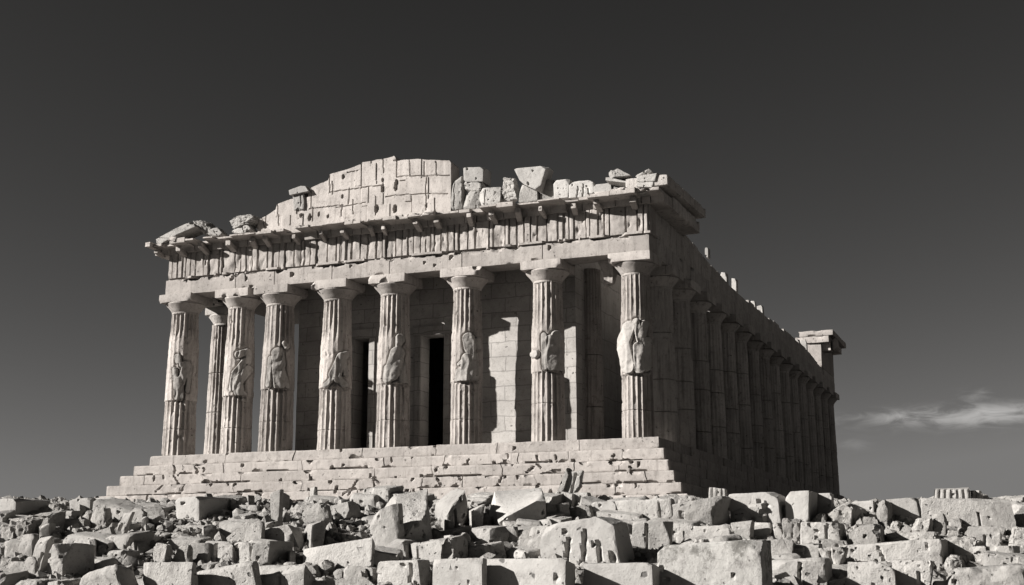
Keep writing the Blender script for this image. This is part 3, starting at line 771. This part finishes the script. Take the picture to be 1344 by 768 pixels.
# ---- left centre
B([(231,655),(260,652),(260,682),(233,681)], 50, 'b', "large squared block with dark side below the second column")
B((326,650,334,664), 5, 'd', "small upright wedge right of the large squared block")
B((311,663,336,670), 6, 's', "thin plate of stone between small wedge and large squared block")
B((232,683,268,690), 4, 's', "upper of two thin stacked slabs below the large squared block", d=29.2)
B((230,690,268,698), 4, 's', "lower of two thin stacked slabs below the large squared block")
B([(268,692),(284,686),(282,708),(268,709)], 20, 'd', "block with dark smooth side left of the slantwise slabs")
B([(298,706),(336,674),(347,677),(306,712)], 8, 'r', "ridged slab slanting up towards the third column")
B([(330,697),(372,690),(388,700),(334,713)], 16, 's', "wide wavy slab over the row of rough blocks")
B((376,698,386,721), 26, 'd', "dark square block beside the wavy slab")
B([(355,650),(368,645),(366,687),(357,687)], 4, 's', "tall bright shard standing below the third column")
B((369,648,380,668), 16, 'd', "dark block behind the tall bright shard")
B((251,714,271,739), 3, 'p', "first rough block of the row under the wavy slab")
B((270,712,303,740), 4, 'p', "second rough block of the row, holes in its face")
B((303,713,328,740), 3, 'p', "third rough block of the row, split across")
B([(328,714),(350,712),(347,743),(328,741)], 34, 'p', "end block of the row with large rounded dark side")
B((381,724,388,742), 5, 'd', "small dark upright stone right of the row of rough blocks")
B([(258,752),(325,739),(338,790),(242,790)], 10, 'o', "long whaleback boulder on bottom edge left of centre")
B([(333,747),(394,744),(394,790),(333,790)], 20, 'p', "ragged block on bottom edge right of the whaleback boulder")
B([(402,722),(482,708),(480,739),(404,745)], 6, 'p', "long tilted block, half shaded, left of centre")
B([(410,688),(430,683),(421,721),(408,723)], 54, 'd', "block with bright rounded end and long dark face")
B([(398,668),(424,660),(430,684),(400,690)], 6, 'r', "loose rubble lump behind the bright rounded end")
B((411,640,418,658), 11, 'd', "small dark block standing against the steps under the fourth column")
B((448,656,460,669), 8, 'd', "low dark stone at the foot of the steps")
B([(486,678),(516,664),(520,718),(490,722)], 10, 'p', "stone with rounded scarred end left of the tilted pitted block")
B([(518,703),(567,674),(571,710),(519,722)], 0, 'p', "massive tilted block with pitted bright top and dark underface", yaw=46, bt=[(500,652),(563,640)], tk=1.3)
B([(586,672),(612,640),(617,688),(588,692)], 0, 'p', "tall dark faced block beside the massive tilted block", yaw=44, bt=[(570,658),(598,636)], tk=1.0)
B((587,682,596,701), 20, 'd', "dark stone under the tall dark faced block")
B((511,709,531,733), 28, 'p', "mottled block tucked under the massive block")
B((567,708,577,728), 5, 'd', "small dark pebble like stone under the tall dark block")
B((587,703,599,726), 7, 'd', "dark squarish stone above the neat banded block")
B((605,699,618,716), 8, 'd', "dark round stone in the shade under the tilted centre block")
B([(571,737),(629,735),(629,790),(571,790)], 6, 'b', "neat pale block banded by level splits on bottom edge")
B((498,737,553,770), 16, 'p', "square scarred block left of the neat banded block")
B((450,743,477,763), 4, 'r', "lumpy stone left of the scarred block near bottom")
B((477,742,490,764), 10, 'r', "dark rounded stone touching the scarred block")
B((438,747,448,762), 0, 'r', "finger sized upright stone left of the lumpy stone")
B((415,759,500,790), 6, 'r', "flat crumbly ledge of stone on bottom edge")
# ---- centre
B([(592,722),(640,711),(642,733),(593,735)], 6, 'r', "long spindle shaped stone above the neat banded block")
B([(640,716),(660,711),(664,734),(640,734)], 18, 'd', "wedge with bright left face right of the spindle stone")
B([(620,668),(636,663),(632,694),(621,692)], 16, 'd', "dark block between two leaning centre blocks")
B([(653,684),(716,651),(719,691),(659,692)], 0, 'b', "big tilted block with bright top below the sixth column", yaw=45, bt=[(649,644),(711,640)], tk=1.2)
B((649,693,676,711), 5, 'p', "small boxy stone under the big tilted block")
B((680,696,698,719), 3, 'r', "egg shaped stone right of the small boxy stone")
B((630,698,644,711), 5, 'd', "little dark stone left of the small boxy stone")
B([(697,694),(716,691),(718,723),(692,722)], 8, 'p', "broken stone leaning on the grooved centre block")
B([(716,692),(798,678),(811,739),(714,738)], 24, 'c', "great cracked block with deep grooves in the centre")
B([(632,737),(736,735),(736,790),(630,790)], 18, 'b', "wide smooth block on the bottom edge at centre")
B([(771,742),(851,741),(852,790),(768,790)], 14, 'b', "smooth squared block on bottom edge under the cracked block")
B((718,662,731,681), 4, 'd', "dark stone just right of the big tilted block")
B((733,661,748,681), 4, 'd', "grey round stone below the broken step pieces")
B((750,662,775,679), 4, 'r', "crumbly grey stone left of the bright cube")
B((776,659,807,680), 12, 'b', "bright cube shaped stone above the cracked block")
B([(812,659),(876,656),(878,684),(818,684)], 6, 'p', "wide flat faced block below the corner column")
B((832,686,876,719), 4, 'p', "heavily pitted block under the wide flat faced block")
B([(730,645),(742,616),(746,620),(738,646)], 5, 's', "dark plank like slab leaning on the broken steps", d=31.6)
B([(742,622),(762,619),(757,644),(741,647)], 4, 's', "curved pale slab fallen against the broken steps", d=31.6)
B((729,646,749,663), 4, 'p', "squarish stone at the foot of the fallen pale slab")
B((752,647,772,663), 4, 'p', "cleft stone right of the squarish step stone")
# ---- right of centre
B([(883,664),(940,653),(937,692),(886,692)], 14, 'p', "large pitted block with round holes below the temple corner")
B([(930,641),(950,643),(951,672),(930,668)], 3, 'f', "short fluted stump on top of the holed block", d=30.3)
B((895,691,953,717), 4, 'p', "pitted flat stone under the holed block")
B((884,697,896,713), 0, 'r', "small knob of stone left of the pitted flat stone")
B([(957,688),(986,684),(984,700),(968,709)], 3, 's', "pale wedge stone under the biggest bright crest block")
B((948,695,964,709), 0, 'd', "dark triangular stone left of the pale wedge stone")
B((988,687,1024,707), 4, 'p', "round bottomed stone beside the pale wedge stone")
B([(959,650),(1016,647),(1022,687),(962,686)], 14, 'b', "biggest bright crest block right of the temple corner")
B([(1032,647),(1060,646),(1059,689),(1033,687)], 13, 'b', "upright bright block second in the crest row")
B((1073,648,1090,676), 3, 'b', "slim bright block third in the crest row")
B((1025,680,1050,714), 4, 'r', "cracked knobbly stone under the upright bright block")
B([(1052,687),(1096,688),(1102,719),(1051,716)], 8, 'p', "smooth grey block with two holes under the crest row")
B((1066,673,1086,689), 3, 'r', "small round rocks lump under the slim bright block")
B([(1086,664),(1122,660),(1124,689),(1086,689)], 24, 'r', "rough boulder with a curved crack at end of crest row")
B((984,710,1036,739), 4, 'p', "coarse pitted block right of the giant front block")
B((1037,715,1073,739), 4, 'p', "pitted square block next to the coarse pitted one")
B([(1010,737),(1078,735),(1078,769),(1008,769)], 8, 'p', "bright ragged block in the second row from the bottom")
B([(1076,722),(1109,720),(1100,753),(1092,753)], 4, 'p', "tooth shaped stone pointing down beside the ragged block")
B([(870,720),(990,712),(995,790),(864,790)], 14, 'l', "giant front block stained by lichen, crossed by a crack")
B((958,708,985,724), 3, 'l', "lichen grey stone on the shoulder of the giant front block")
B((1088,757,1115,785), 0, 'r', "pair of round lumps on bottom edge under the tooth stone")
# ---- far right
B((1118,658,1145,672), 4, 'b', "bright flat block on the crest behind the cracked boulder")
B([(1163,657),(1200,654),(1207,684),(1166,684)], 4, 'b', "bright tilted slab block on the right crest")
B((1130,676,1150,693), 3, 'r', "pale angular stone below the flat crest block")
B([(1150,660),(1164,658),(1166,691),(1147,690)], 14, 'r', "peaked boulder with dark right side against the tilted slab block")
B((1168,684,1184,701), 14, 'r', "bright stone with dark side under the tilted slab block")
B((1195,678,1224,706), 3, 'r', "white lumpy stone with a dark hollow")
B([(1115,694),(1150,688),(1156,719),(1113,721)], 14, 'p', "pitted block pierced by a hole at right")
B((1160,698,1224,716), 3, 'r', "wide rough stone lying on the long ledge slab")
B([(1113,717),(1226,709),(1227,739),(1114,738)], 8, 'p', "long ledge slab spanning two cracked blocks at right")
B((1115,739,1171,790), 3, 'p', "eroded block under the left half of the ledge slab")
B((1173,739,1221,790), 5, 'p', "cracked block under the right half of the ledge slab")
B([(1218,656),(1318,657),(1327,694),(1219,694)], 3, 'p', "longest block of the right crest, chipped along its foot")
B([(1229,642),(1270,640),(1272,657),(1228,657)], 3, 'f', "fluted drum piece lying on the longest crest block", d=30.2)
B((1274,644,1288,657), 2, 'f', "small fluted chip beside the fluted drum piece", d=30.2)
B((1322,659,1337,678), 0, 'b', "small bright block behind the end of the longest crest block")
B((1328,673,1352,693), 0, 'r', "rough stone at the right frame edge, upper one")
B((1323,692,1352,724), 0, 'r', "round rough stone at the right frame edge, lower one")
B((1224,676,1240,706), 2, 's', "grey upright splinter before the longest crest block")
B((1238,685,1280,695), 2, 's', "thin slab propped under the longest crest block", d=28.8)
B((1272,692,1312,719), 3, 'p', "dull grey block below the longest crest block")
B((1240,696,1262,709), 2, 'r', "small dark stone under the propped thin slab")
B([(1230,708),(1285,704),(1288,736),(1234,736)], 4, 'r', "wide weathered mass of stone right of the ledge slab")
B([(1280,719),(1334,718),(1332,746),(1286,742)], 4, 's', "flat weathered slab over the pale boulder at right")
B((1240,731,1262,753), 20, 'r', "stone with dark hollow left of the pale boulder")
B([(1250,750),(1350,742),(1372,800),(1240,800)], 0, 'o', "large pale rounded boulder in the bottom right corner")
B((1330,727,1352,746), 0, 'r', "dim stone at right edge above the pale boulder")
B((1226,764,1250,790), 2, 's', "low flat stone on bottom edge left of the pale boulder")

# ------------------------------------------------------------------ loose pieces up on the temple
def loose(q, Y, t, style, label, group="broken blocks left on top of the temple", sink=.0, lift=0.):
    mx_ = sum(p[0] for p in q)/4; my_ = max(p[1] for p in q)
    if style != 's': q = [(mx_+(x-mx_)*1.12, my_+(y-my_)*1.06) for x, y in q]
    F = [at_y(x, y, Y) for x, y in q]
    F[2][2] -= sink; F[3][2] -= sink
    bk = np.array([0, t, lift*t])
    o = stone(F+[p+bk for p in F], style, 9000+int(q[0][0])*3+int(q[0][1]), res=.06)
    tag(o, label, KIND[style][1], group); return o
T = loose
T([(196,316),(249,291),(257,297),(206,321)], -.5, 1.6, 's', "thin slab sloping up on the left corner of the cornice")
T([(248,291),(262,287),(273,293),(272,311)], -.1, 1.6, 'r', "shaded lump at the upper end of the sloping corner slab", sink=.2)
T([(272,302),(284,298),(292,306),(274,309)], -.2, .8, 'p', "low wedge on the cornice between two lumps", sink=.1)
T([(296,288),(321,278),(336,289),(305,299)], -.1, 1.5, 'r', "rough overhanging lump left of the pediment wall", sink=.05)
T([(307,299),(325,295),(330,303),(303,306)], .1, 1.0, 'p', "small support stone under the rough overhanging lump", sink=.1)
T([(384,253),(398,251),(398,272),(386,274)], .5, 1.0, 'p', "little upright pillar stone on the pediment slope", sink=.15)
T([(380,250),(398,243),(403,251),(381,256)], .3, 1.3, 'b', "cap stone overhanging the little pillar on the pediment slope")
T([(594,238),(606,230),(608,273),(590,277)], .6, .7, 's', "narrow upright slab right of the pediment wall")
T([(609,221),(633,220),(632,238),(610,239)], .5, 1.3, 'b', "square block perched highest right of the pediment wall")
T([(610,239),(630,239),(629,250),(611,250)], .55, .9, 'p', "flat stone just under the perched square block", sink=.02)
T([(612,252),(628,249),(627,271),(607,273)], .5, .8, 'p', "slanting stone at the foot of the narrow upright slab", sink=.1)
T([(631,248),(655,246),(654,267),(629,270)], .5, .9, 'p', "plain square stone below the perched square block", sink=.1)
T([(655,233),(674,232),(679,258),(657,260)], .45, 1.0, 'r', "shadowed stone left of the big overhanging chunk", sink=.2)
T([(676,223),(715,219),(706,251),(685,241)], .1, 1.3, 'b', "big overhanging chunk on top of the cornice")
T([(684,242),(704,252),(704,262),(682,263)], .5, .9, 'd', "dark prop stone under the big overhanging chunk", sink=.15)
T([(710,238),(727,237),(727,260),(709,261)], .7, 1.0, 'd', "dim block behind the big overhanging chunk", sink=.1)
T([(727,238),(746,236),(744,257),(728,259)], .45, .7, 'b', "pale upright block left of the block with a hole", sink=.1)
T([(748,240),(776,237),(780,255),(748,258)], .4, .9, 'c', "bright block with a round hole on the cornice", sink=.1)
T([(780,243),(800,241),(802,254),(781,256)], .4, .8, 'b', "small block last before the corner slab stack", sink=.1)
T([(804,244),(812,243),(813,252),(804,253)], .5, .6, 'p', "tiny block tucked under the corner slab stack", sink=.1)
T([(795,232),(836,239),(836,243),(794,238)], -.3, 1.8, 's', "tilted long slab in the corner stack")
T([(797,225),(811,221),(828,230),(798,233)], -.2, 1.5, 's', "jagged chunk on top of the tilted long slab")
T([(833,231),(852,221),(856,225),(838,235)], -.2, 1.4, 's', "leaf shaped shard on top of the corner stack")
T([(836,231),(868,226),(863,238),(836,239)], -.45, 1.8, 's', "top right slab of the corner stack beside the flank")
T([(834,239),(861,238),(860,246),(834,245)], -.4, 1.8, 's', "middle slab of the corner stack")
T([(803,250),(857,245),(857,251),(803,256)], -.5, 1.8, 's', "lowest long strip slab of the corner stack", sink=.05)
def flank_bit(q, label, x=-1.2):
    F = [at_x(px, py, x) for px, py in q]
    y0 = F[3][1]; F = [at_y(px, py, y0) for px, py in q]
    F[2][2] -= .5; F[3][2] -= .5
    o = stone(F+[p+np.array([0, .7, 0]) for p in F], 'b', 9900+q[0][0], res=.08)
    tag(o, label, "block", "broken blocks left on top of the temple")
flank_bit([(945,357),(953,358),(954,374),(945,369)], "sunlit upright stub on the flank wall, nearer of two")
flank_bit([(960,365),(966,366),(966,377),(960,374)], "thin sunlit stub on the flank wall, farther of two")
flank_bit([(985,395),(990,395),(992,404),(985,400)], "small sunlit chip on the middle of the flank wall")
flank_bit([(993,402),(1000,400),(1001,408),(994,406)], "small sunlit tooth just past the middle chip on the flank wall")
flank_bit([(1012,421),(1016,421),(1017,426),(1012,425)], "tiny sunlit chip far along the flank wall")
flank_bit([(1024,431),(1032,434),(1034,440),(1025,437)], "sunlit crumb on flank wall before the far end block")
flank_bit([(1040,445),(1048,445),(1049,455),(1040,451)], "last bright lump on the flank wall before the far end block")
flank_bit([(1050,447),(1058,446),(1059,462),(1050,457)], "squarish bright stone against the far end block")
flank_bit([(925,325),(929,325),(929,329),(925,328)], "single bright crumb on the flank wall nearest the corner")
flank_bit([(883,251),(890,248),(889,259),(885,256)], "bright triangular tip on the corner cornice", x=.3)

# ------------------------------------------------------------------ small stones between the blocks
from collections import Counter
fr_ = random.Random(77); cnt = Counter(); made = 0
short = [(np.array(o.location), lab) for (o, s, cx_, yb_, lab, w) in PLACED]
seen = set()
for it in range(900):
    if made >= 135: break
    s = fr_.uniform(23.4, 31.0); l = fr_.uniform(-1, 1)*s*.40
    x, y = CAM[0]+s*FH[0]+l*RT[0], CAM[1]+s*FH[1]+l*RT[1]; z = ground_z(x, y)[0]
    p = np.array([x, y, z])
    near = min(PLACED, key=lambda k: np.linalg.norm((np.array(k[0].location)-p)[:2]))
    gapd = np.linalg.norm((np.array(near[0].location)-p)[:2])
    if gapd < .35+.25*near[5]: continue
    sz = fr_.choice((.26, .32, .4, .5, .62)); fl = fr_.choice((.45, .58, .7, .9)); wd = fr_.choice((1.15, 1.5, 1.9))
    size = "small" if sz < .3 else ("modest" if sz < .36 else ("middling" if sz < .45 else "stout"))
    form = "flat" if fl < .6 else ("upright" if fl > 1.0 else ("chunky" if fl > .8 else "low")); lng = "long" if wd > 1.6 else ("oblong" if wd > 1.2 else "compact")
    words = near[4].replace(",", "").split()[:9]
    while words[-1] in ("the", "a", "of", "on", "with", "and", "at", "by", "in", "its", "right", "left", "under", "beside", "below", "behind", "to", "two", "into", "against", "over", "from", "before", "leaning", "above"): words.pop()
    lab = f"{size} {form} {lng} stone by the "+" ".join(words)
    if lab in seen: continue
    seen.add(lab)
    yw = fr_.gauss(0, .22); ex = np.array([math.cos(yw), math.sin(yw), fr_.gauss(0, .08)])*sz*wd; ey = np.array([-math.sin(yw), math.cos(yw), .15])*sz*fr_.uniform(.9, 1.4); ez = np.array([fr_.uniform(-.2, .2)*sz, 0, sz*fl])
    p = p-np.array([0, 0, .22*sz*fl])
    F = [p-ex/2+ez, p+ex/2+ez*fr_.uniform(.7, 1.1), p+ex/2, p-ex/2]
    o = stone(F+[q+ey for q in F], fr_.choice('rpppo'), 12000+made, res=max(.035, sz/11), name="rubble_stone")
    tag(o, lab, "stone", "small stones between the tumbled blocks"); made += 1

# gravel and crumbs: nobody could count them
gr = random.Random(3); Vs, Ts, n = [], [], 0
t_ = (1+5**.5)/2
ico = np.array([(-1, t_, 0), (1, t_, 0), (-1, -t_, 0), (1, -t_, 0), (0, -1, t_), (0, 1, t_), (0, -1, -t_), (0, 1, -t_), (t_, 0, -1), (t_, 0, 1), (-t_, 0, -1), (-t_, 0, 1)])/1.9
icf = np.array([(0, 11, 5), (0, 5, 1), (0, 1, 7), (0, 7, 10), (0, 10, 11), (1, 5, 9), (5, 11, 4), (11, 10, 2), (10, 7, 6), (7, 1, 8), (3, 9, 4), (3, 4, 2), (3, 2, 6), (3, 6, 8), (3, 8, 9), (4, 9, 5), (2, 4, 11), (6, 2, 10), (8, 6, 7), (9, 8, 1)])
G = 14000
nr = np.random.default_rng(5)
s = nr.uniform(21.5, 33, G); l = nr.uniform(-1, 1, G)*s*.44
G2 = 7000; G += G2   # thinner scatter over the rest of the hilltop
s = np.concatenate([s, nr.uniform(20, 68, G2)]); l = np.concatenate([l, nr.uniform(-1, 1, G2)*30])
gx = CAM[0]+s*FH[0]+l*RT[0]; gy = CAM[1]+s*FH[1]+l*RT[1]; gz = ground_z(gx, gy)
sz = np.exp(nr.normal(-2.9, .55, G)).clip(.02, .17); sz[-G2:] = np.exp(nr.normal(-2.9, .5, G2)).clip(.03, .11)
V = ico[None]*(1+.16*nr.normal(size=(G, 12, 1)))*(sz[:, None]*nr.uniform(.6, 1.3, (G, 3)))[:, None, :]
V = V+np.stack([gx, gy, gz+sz*.2], 1)[:, None, :]
Tr = icf[None]+(np.arange(G)*12)[:, None, None]
g = mesh_obj("gravel", V.reshape(-1, 3), np.zeros((0, 4), int), M_rough, sharp=20, tris=Tr.reshape(-1, 3))
tag(g, kind="stuff"); g["label"] = "loose gravel and stone crumbs filling gaps between the fallen blocks"

# ------------------------------------------------------------------ light
AZ, EL = R(54.0), R(23.0)
sd = Vector((-math.sin(AZ)*math.cos(EL), -math.cos(AZ)*math.cos(EL), math.sin(EL)))
sun_d = bpy.data.lights.new("sun", 'SUN'); sun_d.energy = 5.0; sun_d.angle = R(.5); sun_d.color = (1, .97, .932)
sun = bpy.data.objects.new("sun", sun_d); col.objects.link(sun); sun.rotation_euler = sd.to_track_quat('Z', 'Y').to_euler(); sun.location = (-40, -60, 60)

world = bpy.data.worlds.new("World"); scene.world = world; world.use_nodes = True
N, Lk = world.node_tree.nodes, world.node_tree.links
bg = N["Background"]
sky = N.new("ShaderNodeTexSky"); sky.sky_type = 'NISHITA'; sky.sun_disc = False
sky.sun_elevation = EL; sky.sun_rotation = math.pi+AZ; sky.altitude = 200; sky.air_density = 1.0; sky.dust_density = 1.2
# black and white through a deep red filter
sp = N.new("ShaderNodeSeparateColor"); Lk.new(sky.outputs[0], sp.inputs[0])
pw = N.new("ShaderNodeMath"); pw.operation = 'POWER'; Lk.new(sp.outputs[0], pw.inputs[0]); pw.inputs[1].default_value = 1.6
ml = N.new("ShaderNodeMath"); ml.operation = 'MULTIPLY'; Lk.new(pw.outputs[0], ml.inputs[0]); ml.inputs[1].default_value = .20
# thin cloud streak low in the sky to the right
tc = N.new("ShaderNodeTexCoord")
sx = N.new("ShaderNodeSeparateXYZ"); Lk.new(tc.outputs["Generated"], sx.inputs[0])
def M(op, a, b=0.0, c=None):
    x = N.new("ShaderNodeMath"); x.operation = op
    for i, v in enumerate((a, b) if c is None else (a, b, c)):
        if isinstance(v, (int, float)): x.inputs[i].default_value = v
        else: Lk.new(v, x.inputs[i])
    return x.outputs[0]
az = M('ARCTAN2', sx.outputs[0], sx.outputs[1]); el = M('ARCSINE', sx.outputs[2])   # azimuth east of +Y, elevation
def dir_ae(px, py):
    d = ray(px, py); d = d/np.linalg.norm(d); return math.atan2(d[0], d[1]), math.asin(d[2])
def smooth(v, a, b):
    r = N.new("ShaderNodeMapRange"); r.interpolation_type = 'SMOOTHSTEP'; r.inputs["From Min"].default_value = a; r.inputs["From Max"].default_value = b; Lk.new(v, r.inputs["Value"]); return r.outputs[0]
cmb = N.new("ShaderNodeCombineXYZ"); Lk.new(M('MULTIPLY', az, 34.0), cmb.inputs[0]); Lk.new(M('MULTIPLY', el, 120.0), cmb.inputs[1])
nz = N.new("ShaderNodeTexNoise"); nz.inputs["Scale"].default_value = 1.0; nz.inputs["Detail"].default_value = 9; nz.inputs["Roughness"].default_value = .6; nz.inputs["Distortion"].default_value = .9
Lk.new(cmb.outputs[0], nz.inputs["Vector"])
wc = N.new("ShaderNodeCombineXYZ"); Lk.new(M('MULTIPLY', az, 30.0), wc.inputs[0])
nw = N.new("ShaderNodeTexNoise"); nw.inputs["Scale"].default_value = 1.0; nw.inputs["Detail"].default_value = 3; Lk.new(wc.outputs[0], nw.inputs["Vector"])
PX = 1/FPX
def wisp(px, py, hw, hh, amp, lo, hi):
    a_, e_ = dir_ae(px, py)
    de = M('DIVIDE', M('SUBTRACT', M('SUBTRACT', el, e_), M('MULTIPLY', M('SUBTRACT', nw.outputs["Fac"], .5), hh*1.1*PX)), hh*PX)
    da = M('DIVIDE', M('SUBTRACT', az, a_), hw*PX)
    g = M('POWER', 2.718, M('MULTIPLY', M('ADD', M('MULTIPLY', de, de), M('MULTIPLY', da, da)), -1.0))
    return M('MULTIPLY', M('MULTIPLY', smooth(M('ADD', nz.outputs["Fac"], M('MULTIPLY', g, .22)), lo, hi), g), amp)
cl = M('ADD', wisp(1265, 547, 105, 13, 1.15, .42, .82), wisp(1150, 548, 70, 7, .7, .42, .8))
cl = M('ADD', cl, wisp(1280, 520, 22, 9, .55, .5, .85))
cl = M('ADD', cl, wisp(1118, 583, 24, 10, .28, .38, .8))
cl = M('ADD', cl, wisp(1320, 540, 60, 12, .7, .42, .8))
CLOUD = M('MULTIPLY', cl, 1.95)
tot = M('ADD', M('MINIMUM', ml.outputs[0], 2.0), CLOUD)
tint = N.new("ShaderNodeMix"); tint.data_type = 'RGBA'; tint.blend_type = 'MULTIPLY'; tint.inputs["Factor"].default_value = 1
cc_ = N.new("ShaderNodeCombineColor")
for i in range(3): Lk.new(tot, cc_.inputs[i])
Lk.new(cc_.outputs[0], tint.inputs[6]); tint.inputs[7].default_value = (1.0, .978, .955, 1)
Lk.new(tint.outputs[2], bg.inputs["Color"]); bg.inputs["Strength"].default_value = .05

scene.view_settings.view_transform = 'Standard'; scene.view_settings.look = 'None'
scene.view_settings.exposure = 0.97; scene.view_settings.gamma = 1.0
scene.render.resolution_x, scene.render.resolution_y = 1024, 585
scene.cycles.use_denoising = True
scene.cycles.max_bounces = 6; scene.cycles.diffuse_bounces = 1
